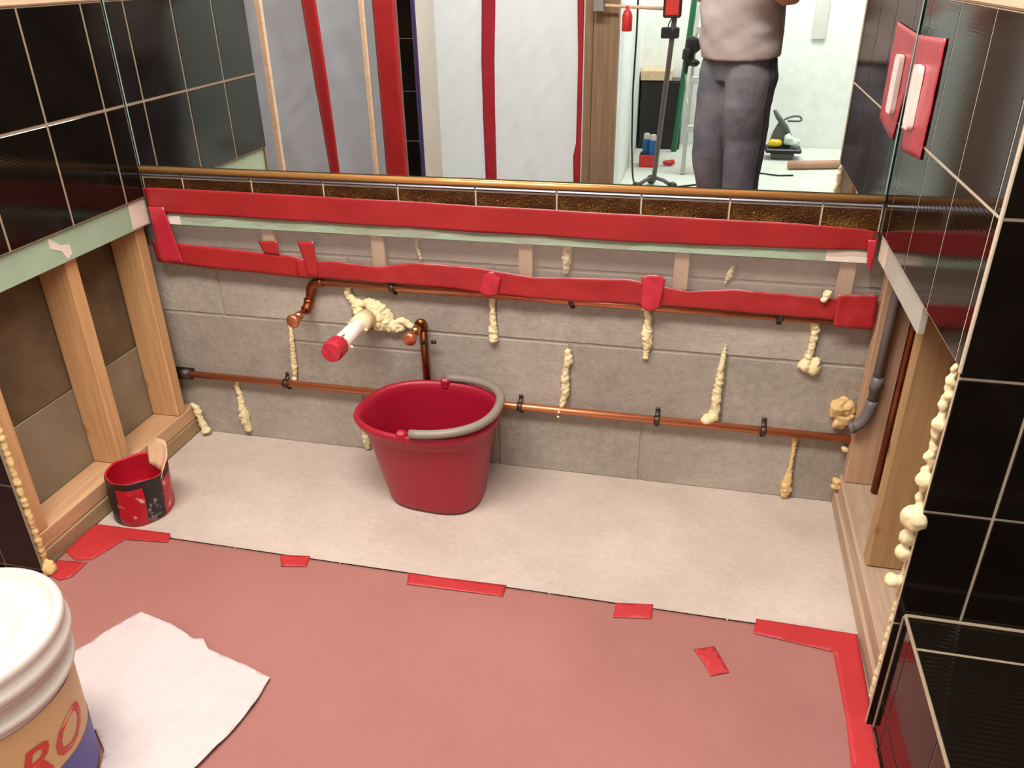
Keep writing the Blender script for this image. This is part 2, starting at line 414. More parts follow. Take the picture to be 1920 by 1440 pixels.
# front face of the left wing
wall_end_left = S(box('wall_left_end', (-.9, -.009), (-.66, -.649), (0.0, CEIL-.002), 'green_board', None, .001))
zr = [.0115, .034, ZG-4*H, ZG-3*H, ZG-2*H, ZG-H, ZG, 1.2365]; zr = [.0115, ZG-4*H+.0, ZG-3*H, ZG-2*H, ZG-H, ZG, 1.2365]
tiles(wall_end_left, -DL, 'y', [-.897, -.705, -.505, -.305, -.105, 0], zr, .008)
box('grout', (-.898, -.002), (-.6668, -.6605), (.011, 1.236), 'grout_edge', wall_end_left, 0)
box('painted_surface', (-.898, -.001), (-.6668, -.6605), (1.24, CEIL-.003), 'wall_paint', wall_end_left, 0)
# right wing
XR = 1.882
wall_right = S(box('wall_right', (W+.009, W+.022), (-.69, .008), (.762, CEIL-.002), 'lit_grey_board', None, .001))
box('wallboard_strip', (W+.009, W+.022), (-.415, .008), (.697, .7618), 'lit_grey_board', wall_right, .001)
tiles(wall_right, W, 'x', [-.001, -.0692, -.2692, -.4692, -.6692, -DR], [ZT+.003, .989, 1.2365], .008, gap=.0018)
box('grout', (W+.0008, W+.0085), (-DR+.002, -.001), (ZT+.004, 1.236), 'grout', wall_right, 0)
box('tile_cap', (W-.004, W+.0085), (-DR, -.001), (1.237, 1.262), 'trim_wood', wall_right, .004)
box('painted_surface', (W+.002, W+.0088), (-DR, -.001), (1.263, CEIL-.003), 'wall_paint', wall_right, 0)
box('joint_compound', (W+.0078, W+.0092), (-.07, -.0005), (.70, .762), 'compound', wall_right, .0005)
box('stud', (XR, XR+.089), (.002, .040), (.0965, .90), 'stud_pink', wall_right, .003)
box('stud', (XR+.004, XR+.093), (-.332, -.293), (.0965, .90), 'stud_yellow', wall_right, .004)
box('stud', (XR, XR+.089), (-.69, -.652), (.0965, .90), 'stud_yellow', wall_right, .003)
box('bottom_plate', (XR-.006, XR+.089), (-.69, .045), (.05, .096), 'plate_pink', wall_right, .004)
box('sill_plate', (XR-.012, XR+.089), (-.69, .047), (.001, .0492), 'plate_pink', wall_right, .004)
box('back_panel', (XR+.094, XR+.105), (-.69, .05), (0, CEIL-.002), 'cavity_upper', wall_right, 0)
wall_end_right = S(box('wall_right_end', (W+.009, 3.3), (-.7005+.008, -.691+.008), (0.0, CEIL-.002), 'lit_grey_board', None, 0))
tiles(wall_end_right, -DR, 'y', [W, 1.951, 1.951+TT, 1.951+2*TT, 1.951+3*TT, 1.951+4*TT, 1.951+5*TT], [.0115, .268, .508, .749, .989, 1.2365], .008)
box('grout', (W+.0016, 2.95), (-DR+.0022, -DR+.0088), (.011, 1.236), 'grout', wall_end_right, 0)
box('painted_surface', (W+.001, 3.2), (-DR+.0022, -DR+.0088), (1.24, CEIL-.003), 'wall_paint', wall_end_right, 0)
box('tile_edge', (W-.002, W+.004), (-DR-.001, -DR+.005), (.757, 1.236), 'grout', wall_end_right, .002)
# tiled bench against the front of the right wing
BX = 1.861; BZ = .293
bench = empty('tiled_bench', (2.2, -1.2, .0115), 'low black tiled bench in the lower right corner, pale joints along its edges', 'bench')
box('core', (BX+.0012, 2.95), (-1.75, -DR-.001), (.0115, BZ-.0014), 'grout_edge', bench, 0)
ys = [-DR-.001, -.783, -.783-.33, -.783-.66, -1.75]
for a, b in zip(ys, ys[1:]):
    for c, d in zip([BX, BX+.40, BX+.80, 2.95], [BX+.40, BX+.80, 2.95]):
        box('tile', (c+(.003 if c > BX else .004), d-.002), (b+.0025, a-.0025), (BZ-.0075, BZ), 'bench_tile', bench, .0015)
box('edge_joint', (BX+.0005, 2.94), (-DR-.0075, -DR-.0008), (BZ-.006, BZ+.003), 'grout_edge', bench, .002)
box('edge_joint', (BX-.0008, BX+.005), (-1.74, -DR-.0015), (BZ-.0045, BZ+.0008), 'grout_edge', bench, .0015)
box('edge_joint', (BX-.002, BX+.004), (-DR-.005, -DR-.0005), (.0115, BZ-.004), 'grout_edge', bench, .0015)
ys = [-DR-.001, -.762, -.762-TT, -.762-2*TT, -.762-3*TT, -.762-4*TT, -1.75]
for a, b in zip(ys, ys[1:]):
    for c, d in ((.0115, .092), (.092, BZ)):
        box('tile', (BX, BX+.0075), (b+.0015, a-.0015), (c+.0015, d-(.0045 if d == BZ else .0015)), 'black_tile', bench, .001)
# far parts of the bathroom and the rooms behind the camera (seen in the mirror)
S(box('wall_side_left', (-1.0, -.9), (.2, -5.0), (0, CEIL), 'white_paint', None, 0))
S(box('wall_side_right', (3.3, 3.4), (.2, -5.0), (0, CEIL), 'white_paint', None, 0))
S(box('wall_bath_right', (2.96, 3.04), (-.705, -3.0), (0, CEIL), 'dark_plaster', None, 0))
S(box('wall_reflection_block', (2.32, 3.3), (-3.1, -3.0), (0, 2.1), 'dark_plaster', None, 0))  # unseen wall added to keep the bright room out of the tile reflections
S(box('wall_far', (-.9, 3.3), (-5.0, -4.84), (0, CEIL), 'white_paint', None, 0))
S(box('wall_divider', (.85, .93), (-4.84, -3.08), (0, CEIL), 'white_paint', None, 0))
S(box('wall_header', (-.9, 3.3), (-3.10, -2.99), (2.1, CEIL), 'white_paint', None, 0))
# ================================================================== LARGE THINGS
# red rosin paper over the tiled floor
def sheet_poly(name, pts, z, mat, parent=None, thick=.0006, wave=.0, step=.03, freq=6, lift=0, seed=0):
    """a flat sheet with the outline pts, cut into a fine mesh, slightly wavy"""
    bm = bmesh.new(); cx = sum(p[0] for p in pts)/len(pts); cy = sum(p[1] for p in pts)/len(pts)
    f = bm.faces.new([bm.verts.new((x-cx, y-cy, 0)) for x, y in pts])
    if f.normal.z < 0: f.normal_flip()
    xs_ = [p[0]-cx for p in pts]; ys_ = [p[1]-cy for p in pts]
    k = math.ceil(min(xs_)/step)*step
    while k < max(xs_):
        bmesh.ops.bisect_plane(bm, geom=list(bm.verts)+list(bm.edges)+list(bm.faces), plane_co=(k, 0, 0), plane_no=(1, 0, 0)); k += step
    k = math.ceil(min(ys_)/step)*step
    while k < max(ys_):
        bmesh.ops.bisect_plane(bm, geom=list(bm.verts)+list(bm.edges)+list(bm.faces), plane_co=(0, k, 0), plane_no=(0, 1, 0)); k += step
    for v in bm.verts:
        p = Vector((v.co.x+cx, v.co.y+cy, seed)); v.co.z = lift+wave*(.5+.5*noise.noise(p*freq))+wave*.3*noise.noise(p*freq*3)
    bmesh.ops.recalc_face_normals(bm, faces=bm.faces)
    o = put(name, mesh_from(bm, name, True), mat, parent, (cx, cy, z))
    s = o.modifiers.new('thickness', 'SOLIDIFY'); s.thickness = thick; s.offset = 1 if o.data.polygons[0].normal.z > 0 else -1
    return o
paper = sheet_poly('rosin_paper', [(-.015, -.474), (1.862, -.474), (1.860, -.70), (1.857, -2.6), (-.85, -2.6), (-.85, -.69), (.005, -.69), (-.015, -.66)], .0102, 'rosin_paper', None, .0006, .0014, .045, 5)
tag(paper, 'red rosin paper sheet protecting the floor in front of the alcove', 'floor paper')

# plastic film and the tape lines on the back wall
fl = ribbon('plastic_film', [(.02, .0075, .712), (W-.01, .0075, .712)], [(.02, .0185, .598), (W+.01, .0185, .590)], 'clear_film', None, 60, 8, .002, 9, 0, 3)
tag(fl, 'clear plastic film strip between the two red tape lines on the block wall', 'plastic film')
def T(name, A, B, label, mat='red_tape', **kw):
    return tag(ribbon(name, A, B, mat, None, **kw), label, 'tape')
yt, yb = -.0062, .0015
T('duct_tape', [(x, yt, z) for x, z in ((.002, .786), (.05, .788), (.36, .787), (.93, .781), (1.32, .777), (1.676, .775), (1.8, .769), (W-.004, .764))],
  [(x, yb, z) for x, z in ((.002, .722), (.034, .718), (.35, .716), (.93, .712), (1.32, .708), (1.685, .714), (W-.004, .719))],
  'wide upper band of red tape running right across under the border tiles', n=120, rows=10, wave=.0032, freq=6, fine=.5)
T('duct_tape', [(.001, -.003, .735), (.001, .004, .575)], [(.050, -.003, .735), (.066, .010, .575)], 'short vertical red tape at the left end joining both bands', 'pink_tape', n=14, rows=6)
T('duct_tape', [(W-.002, -.004, .745), (W-.002, .000, .668)], [(W-.022, -.004, .745), (W-.014, -.001, .690)], 'short red tape folded down at the right end of the upper band', 'pink_tape', n=8, rows=4)
y2, y3 = .0145, .0145
T('duct_tape', [(x, y2, z) for x, z in ((-.026, .633), (.162, .626), (.306, .619), (.399, .615), (.44, .605))],
  [(x, y3, z) for x, z in ((-.02, .573), (.149, .563), (.30, .559), (.44, .553))], 'left piece of the lower red tape band ending at the copper elbow', n=30, wave=.002, seed=4)
T('duct_tape', [(x, y2-.0015, z) for x, z in ((.405, .604), (.537, .606), (.642, .600), (.747, .618), (.919, .616), (1.058, .600), (1.2, .608), (1.30, .610), (1.443, .588), (1.555, .602), (1.751, .596), (1.878, .594))],
  [(x, y3-.001, z) for x, z in ((.405, .556), (.531, .557), (.742, .555), (.916, .547), (.945, .546), (1.113, .541), (1.329, .545), (1.459, .546), (1.759, .541), (1.878, .536))],
  'long lower band of red tape lying along the upper copper pipe', n=110, rows=8, wave=.0055, freq=9, seed=8, fine=.6)
T('duct_tape', [(.306, .012, .652), (.362, .012, .655)], [(.318, .012, .618), (.362, .012, .615)], 'small square red tape tab left of the vertical tab', n=8, rows=5)
T('duct_tape', [(.421, .011, .658), (.468, .011, .661)], [(.440, .011, .56), (.468, .011, .558)], 'vertical red tape tab above the copper elbow', n=8, rows=8, wave=.003)
T('duct_tape', [(1.330, .0085, .618), (1.345, .0075, .626), (1.372, .0075, .627), (1.388, .0085, .616)], [(1.333, .0085, .541), (1.348, .006, .534), (1.362, .005, .533), (1.378, .0085, .543)], 'crumpled red tape tab wrapped over the upper pipe right of the middle', 'pink_tape', n=10, rows=10, wave=.006, freq=22)
T('duct_tape', [(.930, .0095, .600), (.95, .007, .609), (.978, .0095, .604)], [(.916, .0095, .551), (.938, .006, .541), (.966, .0095, .545)], 'crumpled red tape patch above the middle foam strip', 'pink_tape', n=10, rows=10, wave=.005, freq=24)
T('duct_tape', [(1.786, .008, .606), (1.872, .008, .612)], [(1.786, .008, .527), (1.876, .008, .524)], 'dark red tape patch at the right end of the lower band', n=12, rows=10, wave=.005, freq=16, seed=2)

# copper pipes
cu = empty('copper_pipe', (.43, .03, .45), 'upper horizontal copper water pipe below the lower red tape', 'pipe')
R1 = .0105
tube('pipe', [(.455, .031, .5395), (1.79, .031, .532)], R1, 'copper', cu)
tube('elbow', arc((.470, .031, .5393), (.432, .031, .5405), (.428, .031, .50)), .0135, 'copper_dark', cu)
tube('drop', [(.428, .031, .505), (.42, .031, .478)], R1, 'copper_dark', cu)
tube('elbow', arc((.421, .031, .487), (.418, .031, .462), (.416, .012, .460)), .0138, 'copper_dark', cu)
st = tube('stub', [(.416, .018, .46), (.4145, -.048, .457)], .0085, 'copper_dark', cu)
tube('collar', [(.4155, -.018, .4585), (.415, -.036, .4577)], .0125, 'brass', st)
tube('cap', [(.4145, -.045, .457), (.414, -.062, .4563), (.4138, -.066, .4562)], (.0155, .0195, .014), 'copper', cu)
def clamp(parent, x, z, y=.03, both=True):
    bm = bmesh.new(); pts = [Vector((0, (.0125*math.cos(t)), .0125*math.sin(t))) for t in [math.radians(d) for d in range(-90, 91, 20)]]
    pts = [Vector((0, -p.y, p.z)) for p in pts]
    tube_bm(bm, pts, [(.007, .0014)]*len(pts), 8)
    for s in (-1, 1):
        tube_bm(bm, [Vector((0, .001, s*.012)), Vector((0, .012, s*.014)), Vector((0, .0165, s*.020)), Vector((0, .0165, s*.028))], [(.006, .0016)]*4, 8)
        bmesh.ops.create_icosphere(bm, subdivisions=1, radius=.004, matrix=Matrix.Translation((0, .013, s*.024)))
    return put('pipe_clamp', mesh_from(bm, 'pipe_clamp', True), 'dark_steel', parent, (x, y+.001, z))
for x, z in ((.67, .5385), (1.156, .5357), (1.668, .5327)): clamp(cu, x, z)
cl = empty('copper_pipe', (.0, .03, .2), 'lower horizontal copper water pipe running behind the bucket', 'pipe')
tube('pipe', [(-.03, .031, .212), (1.95, .031, .211)], R1, 'copper', cl)
tube('pipe_sleeve', [(-.055, .031, .212), (-.002, .031, .212)], .0185, 'dark_steel', cl)
for x in (.309, 1.017, 1.393, 1.668): clamp(cl, x, .2115)
ri = tube('riser', [(.752, .029, .222), (.749, .029, .43)], R1, 'copper_dark', cl)
tube('tee', [(.735, .0305, .2115), (.769, .0305, .2115)], .0138, 'copper', cl)
clamp(cl, .749, .388)
tube('wire_tie', [(.775, .024, .389), (.785, .02, .391)], .005, 'dark_steel', cl)
tube('elbow', arc((.749, .029, .425), (.749, .029, .447), (.748, .008, .446)), .0138, 'copper_dark', cl)
st = tube('stub', [(.748, .015, .445), (.746, -.055, .437)], .0085, 'copper_dark', cl)
tube('collar', [(.7475, -.012, .442), (.7468, -.032, .4395)], .0125, 'brass', st)
tube('cap', [(.746, -.052, .4375), (.7455, -.070, .4355), (.7453, -.074, .435)], (.0155, .0195, .014), 'copper', cl)

# drain stub with taped end
dr = empty('drain_pipe', (.595, .03, .45), 'white plastic drain pipe sticking out of the block wall, end wrapped in red tape', 'pipe')
tube('pipe', [(.597, .045, .452), (.590, -.185, .449)], .0215, 'white_pvc', dr, 24)
tube('coupling', [(.5965, .01, .452), (.595, -.045, .4513)], .0268, 'foam', dr, 24)
bm = bmesh.new(); tube_bm(bm, [(0, .012, 0), (0, .002, 0), (-.001, -.035, 0), (-.001, -.044, 0), (-.001, -.046, 0)], [.0235, .028, .0285, .025, .004], 18)
for v in bm.verts: v.co += Vector((1, 0, 1))*.0022*noise.noise(v.co*70) + Vector((0, 1, 0))*.004*noise.noise(v.co*40)
put('tape_wrap', mesh_from(bm, 'tape_wrap', False), 'pink_tape', dr, (.591, -.168, .449))
for q, (dx, y, dz) in enumerate(((.024, -.05, -.006), (-.024, -.035, .004), (.023, -.145, -.012), (.005, -.15, .023))):
    lumps('foam_crumb', [(.594+dx, y, .45+dz, .006), (.594+dx*1.2, y-.006, .452+dz, .004)], 'foam', dr, .0016, .4, 1, q)

# expanding foam
def foam(label, blobs, mat='foam', seed=0, group=None, voxel=.0022):
    return tag(lumps('foam_drip', blobs, mat, None, voxel, .6, 2, seed), label, 'foam', group)
Y0 = YC-.006
foam('big squiggle of cream foam packed around the white drain pipe',
     chain([(.535, Y0-.004, .546, .006), (.540, Y0-.004, .535, .009), (.533, Y0, .508, .010), (.545, Y0, .488, .011), (.570, Y0-.002, .478, .012), (.60, Y0-.004, .487, .013), (.632, Y0-.006, .470, .014), (.648, Y0-.006, .448, .015), (.64, Y0-.008, .426, .014), (.615, Y0-.01, .418, .013), (.65, Y0-.008, .418, .014), (.672, Y0-.008, .432, .012), (.69, Y0-.006, .440, .011), (.712, Y0-.002, .424, .009)], .009)
     + chain([(.555, Y0-.004, .468, .013), (.572, Y0-.012, .45, .015), (.575, Y0-.012, .432, .013)], .009) + chain([(.60, Y0-.006, .478, .017), (.628, Y0-.014, .452, .017)], .01) + [(.665, Y0-.01, .415, .012), (.683, Y0-.008, .417, .011), (.62, Y0-.012, .432, .016)], seed=1)
foam('thin foam drip hanging left of the copper stub cap', chain([(.352, Y0, .418, .004), (.345, Y0, .40, .0055), (.342, Y0, .33, .008), (.337, Y0, .262, .010), (.335, Y0, .235, .006), (.331, Y0, .222, .008)]), seed=2)
foam('lumpy foam drip below the lower pipe near the left studs', chain([(.141, Y0, .196, .004), (.135, Y0, .18, .008), (.140, Y0, .15, .008), (.139, Y0, .11, .012), (.142, Y0, .07, .016), (.146, Y0, .03, .011)]), seed=3)
foam('foam blob in the left corner on the end of the bottom plate', chain([(-.02, .025, .108, .007), (-.005, .022, .098, .011), (.0, .022, .06, .010), (.012, .022, .02, .013)]), seed=4)
foam('straight cream foam strip in the middle hanging from the upper pipe', chain([(.943, Y0, .53, .009), (.942, Y0, .50, .0085), (.944, Y0, .45, .0095), (.942, Y0, .43, .012), (.944, Y0, .404, .013)]), seed=5)
foam('foam drip right of the middle widening below the crumpled tape tab', chain([(1.345, .022, .535, .010), (1.347, .03, .522, .010), (1.351, Y0, .50, .008), (1.350, Y0, .455, .014), (1.353, Y0, .43, .013), (1.352, Y0, .405, .008), (1.350, Y0, .388, .008)]), seed=6)
foam('crumbly foam line right of the bucket ending on the lower pipe', chain([(1.146, Y0, .386, .009), (1.148, Y0, .358, .013), (1.142, Y0, .335, .008), (1.139, Y0, .30, .011), (1.143, Y0, .265, .011), (1.136, Y0, .235, .010), (1.133, Y0, .214, .009), (1.128, .02, .212, .005), (1.127, .017, .198, .004)]), seed=7)
foam('long tapering foam drip with a round foot resting on the lower pipe', chain([(1.549, Y0, .449, .002), (1.547, Y0, .42, .006), (1.543, Y0, .36, .010), (1.541, Y0, .29, .012), (1.541, Y0, .25, .014)])+chain([(1.536, Y0-.004, .236, .017), (1.528, Y0-.006, .225, .018)]), seed=8)
foam('bone shaped foam drip under the right end of the tape', chain([(1.757, Y0, .535, .005), (1.754, Y0, .51, .012), (1.755, Y0, .48, .010), (1.752, Y0, .44, .009), (1.748, Y0, .415, .012)])+[(1.742, Y0-.002, .402, .016), (1.768, Y0-.002, .408, .017), (1.767, Y0-.002, .396, .017)], seed=9)
foam('amber foam drip running down to the floor at the right', chain([(1.751, Y0, .185, .009), (1.752, Y0, .16, .006), (1.752, Y0, .10, .006), (1.750, Y0, .065, .010), (1.748, Y0, .03, .014), (1.749, Y0, .012, .012)]), 'foam_amber', 10)
foam('large amber foam lump beside the grey elbow pipe', [(1.845, Y0-.006, .30, .026), (1.862, Y0-.008, .302, .020), (1.838, Y0-.004, .28, .018), (1.856, Y0-.004, .262, .022), (1.85, Y0-.004, .25, .018), (1.832, Y0, .298, .008), (1.866, Y0-.008, .28, .015)], 'foam_amber', 11)
foam('tiny foam crumb below the lower pipe at the right stud', [(1.872, .03, .181, .008), (1.877, .03, .178, .007)], seed=12)
foam('small foam crumb at the foot of the right rear stud', [(1.868, .02, .085, .012), (1.872, .02, .072, .010), (1.862, .02, .07, .007)], 'foam_amber', 13)
foam('crumbly foam on the wall behind the left side of the bucket', chain([(.537, Y0, .085, .010), (.540, Y0, .06, .011), (.539, Y0, .03, .012), (.541, Y0, .012, .008)]), seed=14)
foam('foam smear behind the film right of the middle furring strip', chain([(1.139, Y0-.004, .685, .012), (1.140, Y0-.004, .645, .013), (1.138, Y0-.004, .61, .007)]), seed=15)
foam('slanted foam smear behind the film near the right', chain([(1.542, Y0, .645, .006), (1.538, Y0, .625, .008), (1.530, Y0, .605, .004)]), seed=16)
foam('thin foam streak behind the film above the drain', chain([(.745, Y0, .682, .004), (.744, Y0, .65, .006), (.752, Y0, .62, .005)]), seed=17)
foam('foam bit poking over the tape at the far right', chain([(1.762, .008, .606, .010), (1.757, .006, .592, .008)]), seed=18)
# foam beads squeezed out along both wing edges
rb = random.Random(3); bl = []
z = .757
while z > .50: bl.append((W+.004-rb.random()*.008, -DR+.024+rb.random()*.006, z, .0045+rb.random()*.004)); z -= .006
bl += [(W-.003, -DR+.02, .66, .012), (W-.003, -DR+.02, .556, .014), (W-.006, -DR+.01, .489, .022), (W-.006, -DR+.012, .484, .02)]
while z > .40: bl.append((W+.004, -DR+.024, z, .0045+rb.random()*.003)); z -= .006
bl += [(W-.006, -DR+.018, .441, .015), (W-.006, -DR+.018, .412, .014), (W-.006, -DR+.018, .405, .012)]
while z > .345: bl.append((W+.006, -DR+.024, z, .006)); z -= .008
bl += [(W-.012, -DR+.02, .347, .013), (W-.004, -DR+.02, .345, .012)]
while z > .06: bl.append((W+.007, -DR+.024, z, .0045+rb.random()*.003)); z -= .006
tag(lumps('foam_bead', bl, 'foam', None, .003, .3, 2, 5), 'lumpy foam bead along the edge of the right black tile wall', 'foam')
bl = []; z = .55
while z > .04: bl.append((-.005-rb.random()*.003, -DL+.022, z, .006+rb.random()*.004)); z -= .006
bl += [(.004, -DL+.016, .024, .017), (.001, -DL+.02, .034, .013)]
tag(lumps('foam_bead', bl, 'foam_amber', None, .003, .3, 2, 6), 'thin foam bead along the left wall edge ending in a ball', 'foam')

# pipes in the right stud bay
gp = empty('grey_pipe', (1.90, -.02, .27), 'grey plastic pipe with an elbow in the right stud bay', 'pipe')
GY = -.014
tube('pipe', [(1.908, GY, .89), (1.903, GY, .345)], .0115, 'grey_pvc', gp)
tube('coupling', [(1.9045, GY, .415), (1.9035, GY, .378)], .0148, 'grey_pvc', gp)
tube('elbow', arc((1.903, GY, .35), (1.902, GY, .285), (1.868, GY-.002, .272), 10), .0142, 'grey_pvc', gp)
tube('end_cap', [(1.874, GY-.002, .2745), (1.862, GY-.002, .270)], .0165, 'grey_pvc', gp)
tag(tube('copper_riser', [(1.955, -.03, .88), (1.951, -.03, .10)], .0105, 'copper_dark'), 'vertical copper pipe in the shadow of the right stud bay', 'pipe')

# taped switch plate on the right wall
sw = empty('switch_plate', (W-.001, -.11, 1.06), 'white switch plate masked with red tape on the right tile wall', 'switch plate')
ribbon('tape', [(W-.0022, y, z) for y, z in ((-.006, 1.166), (-.006, 1.06), (-.05, .951))], [(W-.0022, y, z) for y, z in ((-.226, 1.176), (-.228, 1.06), (-.224, .966))], 'pink_tape', sw, 18, 16, .0016, 20, .0006, 3)
bm = bmesh.new(); pr = []
for cy_, cz_, a0 in ((.013, .047, 0), (-.013, .047, 90), (-.013, -.047, 180), (.013, -.047, 270)):
    pr += [(cy_+.012*math.cos(math.radians(a0+d)), cz_+.012*math.sin(math.radians(a0+d))) for d in range(0, 91, 18)]
f1 = [bm.verts.new((-.005, y, z)) for y, z in pr]; f2 = [bm.verts.new((.005, y, z)) for y, z in pr]
bm.faces.new(f1); bm.faces.new(f2[::-1])
for k in range(len(pr)): bm.faces.new((f1[k], f1[(k+1) % len(pr)], f2[(k+1) % len(pr)], f2[k]))
put('plate', mesh_from(bm, 'plate'), 'white_pvc', sw, (W-.0085, -.096, 1.06))

# bucket
BC = Vector((.812, -.128, .0005)); HB = .278
bk = empty('bucket', BC, 'red plastic mop bucket with grey handle standing before the block wall', 'bucket')
def sup(t, n): 
    c, s = math.cos(t), math.sin(t)
    return (math.copysign(abs(c)**(2/n), c), math.copysign(abs(s)**(2/n), s))
def ring_at(f, grow=0.0, spout=True):
    """outline of the bucket at height fraction f (0 base, 1 rim)"""
    out = []; N = 72
    for k in range(N):
        th = 2*math.pi*k/N; c, s = sup(th, 2.9*(1-f)+2.35*f)
        rx = .130+.046*f+grow; ry = .112+.032*f+grow
        x = .002*(1-f)+c*rx; y = .018*(1-f)-.010*f+s*ry-(.07*(1-f))*c*rx
        sp = math.exp(-((math.pi-th)/.55)**2) if spout else 0     # pouring lip on the left
        x -= sp*.012*max(0, (f-.62)/.38)
        out.append((x, y, f*HB - sp*0.014*max(0, (f-.8)/.2)))
    return out
bm = bmesh.new()
levels = [(0, -.012, 0), (.0, -.003, .004), (.03, 0, 0)]+[(f/10, 0, 0) for f in range(1, 9)]+[(.90, 0, 0), (.905, .009, -.003), (.92, .0135, 0), (.97, .0150, 0), (.995, .012, 0), (1.0, .006, 0), (.995, .001, 0), (.97, -.003, 0)]+[(f/10, -.0035, 0) for f in range(9, 0, -1)]+[(.03, -.004, 0), (.015, -.016, 0)]
rings = []
for f, g, dz in levels: rings.append([bm.verts.new((x, y, z+dz)) for x, y, z in ring_at(f, g)])
for a, b in zip(rings, rings[1:]):
    for k in range(72): bm.faces.new((a[k], a[(k+1) % 72], b[(k+1) % 72], b[k]))
bm.faces.new(rings[0][::-1]); bm.faces.new(rings[-1])
put('body', mesh_from(bm, 'body', True), 'bucket_red', bk, BC)
for sy, x in ((-1, -.024), (1, .0)):
    rim = ring_at(1.0, .004); p = min((q for q in rim if q[1]*sy > 0), key=lambda q: abs(q[0]-x))
    o = box('handle_ear', (BC.x+p[0]-.014, BC.x+p[0]+.014), (BC.y+p[1]-.011, BC.y+p[1]+.011), (HB-.02, HB+.013), 'bucket_red', bk, .0095)
pts = [q for q in ring_at(1.0, .010, False)]
order = [q for k, q in sorted(((k if k <= 36 else k-72), q) for k, q in enumerate(pts)) if q[0] > -.02]
n = len(order); path = []
for i, q in enumerate(order):
    u = i/(n-1); lift = .010+.010*math.sin(math.pi*u)
    path.append(BC+Vector((q[0], q[1], HB+lift)))
bm = bmesh.new(); tube_bm(bm, [p-BC for p in path], [(.012, .011)]*n, 10)
put('handle', mesh_from(bm, 'handle', True), 'grey_handle', bk, BC)

# paint can
CC = Vector((.056, -.362, .001))
can = empty('paint_can', CC, 'dented open paint can, red and black, beside the left bottom plate', 'paint can')
def dent(bm):
    for v in bm.verts:
        f = v.co.z/.14
        v.co.x += .016*f + .006*noise.noise(v.co*16); v.co.y += -.010*f+.006*noise.noise(v.co*16+Vector((4, 0, 0)))
        if v.co.z > .10: v.co.z += .012*noise.noise(Vector((v.co.x*18, v.co.y*18, 2)))
bm = bmesh.new(); prof = [(.0, .0), (.076, .0), (.078, .004), (.078, .03), (.078, .06), (.078, .09), (.078, .12), (.0795, .136), (.0785, .141), (.074, .141), (.0735, .136), (.075, .12), (.075, .06), (.074, .035), (0, .034)]
seg = 48; rg = []
for r, z in prof: rg.append([bm.verts.new((r*math.cos(2*math.pi*k/seg), r*math.sin(2*math.pi*k/seg), z)) for k in range(seg)] if r > 1e-6 else [bm.verts.new((0, 0, z))])
for i, (a, b) in enumerate(zip(rg, rg[1:])):
    for k in range(seg):
        k2 = (k+1) % seg; vs = [a[k % len(a)], a[k2 % len(a)], b[k2 % len(b)], b[k % len(b)]]
        vs = list(dict.fromkeys(vs)); f = bm.faces.new(vs)
        th = math.degrees(2*math.pi*(k+.5)/seg) % 360
        if i >= 8: f.material_index = 2
        elif i >= 6: f.material_index = 1
        elif 1 <= i and ((168 < th < 262) or (312 < th < 352 and 2 <= i <= 5)): f.material_index = 1
dent(bm); me = mesh_from(bm, 'body', True)
for m in ('can_paint', 'can_black', 'can_inside'): me.materials.append(M(m))
put('body', me, None, can, CC)
cdb = ribbon('cardboard_flap', [(.045, -.285, .150), (.085, -.285, .185), (.125, -.30, .190), (.150, -.345, .165)], [(.075, -.325, .128), (.10, -.335, .128), (.132, -.352, .128), (.150, -.385, .125)], 'cardboard', can, 12, 5, .004, 20, .0015)

# five gallon pail with a lid
PC = Vector((.362, -1.160, .0115))
pl = empty('pail', PC, 'white lidded plastic pail with a tan label in the lower left corner', 'pail')
lathe('body', [(0, 0), (.128, 0), (.132, .004), (.137, .12), (.143, .25), (.144, .262), (.153, .264), (.155, .27), (.153, .276), (.146, .278), (.147, .305), (.155, .307), (.156, .313), (.148, .316), (.148, .35)], 'lid_white', pl, PC, 64)
lathe('lid', [(.149, .315), (.160, .317), (.163, .325), (.162, .335), (.157, .340), (.158, .352), (.160, .358), (.158, .368), (.150, .372), (.145, .370), (.141, .358), (.134, .356), (.10, .357), (.088, .357), (.084, .352), (.079, .352), (.075, .358), (.04, .359), (0, .359)], 'lid_white', pl, PC, 64)
def wrap(name, th0, th1, z0, z1, mat, parent, dr=.0008, n=24, rows=6):
    bm = bmesh.new(); g = []
    for i in range(n+1):
        th = math.radians(th0+(th1-th0)*i/n)
        g.append([bm.verts.new(((.132+.0115*z/.25+dr)*math.cos(th), (.132+.0115*z/.25+dr)*math.sin(th), z)) for z in [z0+(z1-z0)*j/rows for j in range(rows+1)]])
    for i in range(n):
        for j in range(rows): bm.faces.new((g[i][j], g[i+1][j], g[i+1][j+1], g[i][j+1]))
    return put(name, mesh_from(bm, name, True), mat, parent, PC)
lb = wrap('label', -175, 95, .03, .248, 'pail_label', pl, .0009, 60)
wrap('label_band', -8, 95, .02, .115, 'label_blue', lb, .0016)
# red lettering on the label, bent round the pail
cv = bpy.data.curves.new('lettering', 'FONT'); cv.body = 'RO'; cv.size = .095; cv.shear = .35; cv.offset = .0012; cv.resolution_u = 3
to = bpy.data.objects.new('lettering_source', cv); C.objects.link(to)
bpy.context.view_layer.update(); me = bpy.data.meshes.new_from_object(to.evaluated_get(bpy.context.evaluated_depsgraph_get()))
bpy.data.objects.remove(to); bpy.data.curves.remove(cv)
for v in me.vertices:
    th = math.radians(-36)+v.co.x/.137; z = .130+v.co.y; r = .132+.0115*z/.25+.0019
    v.co = (r*math.cos(th), r*math.sin(th), z)
me.materials.clear(); put('lettering', me, 'label_red', lb, PC)

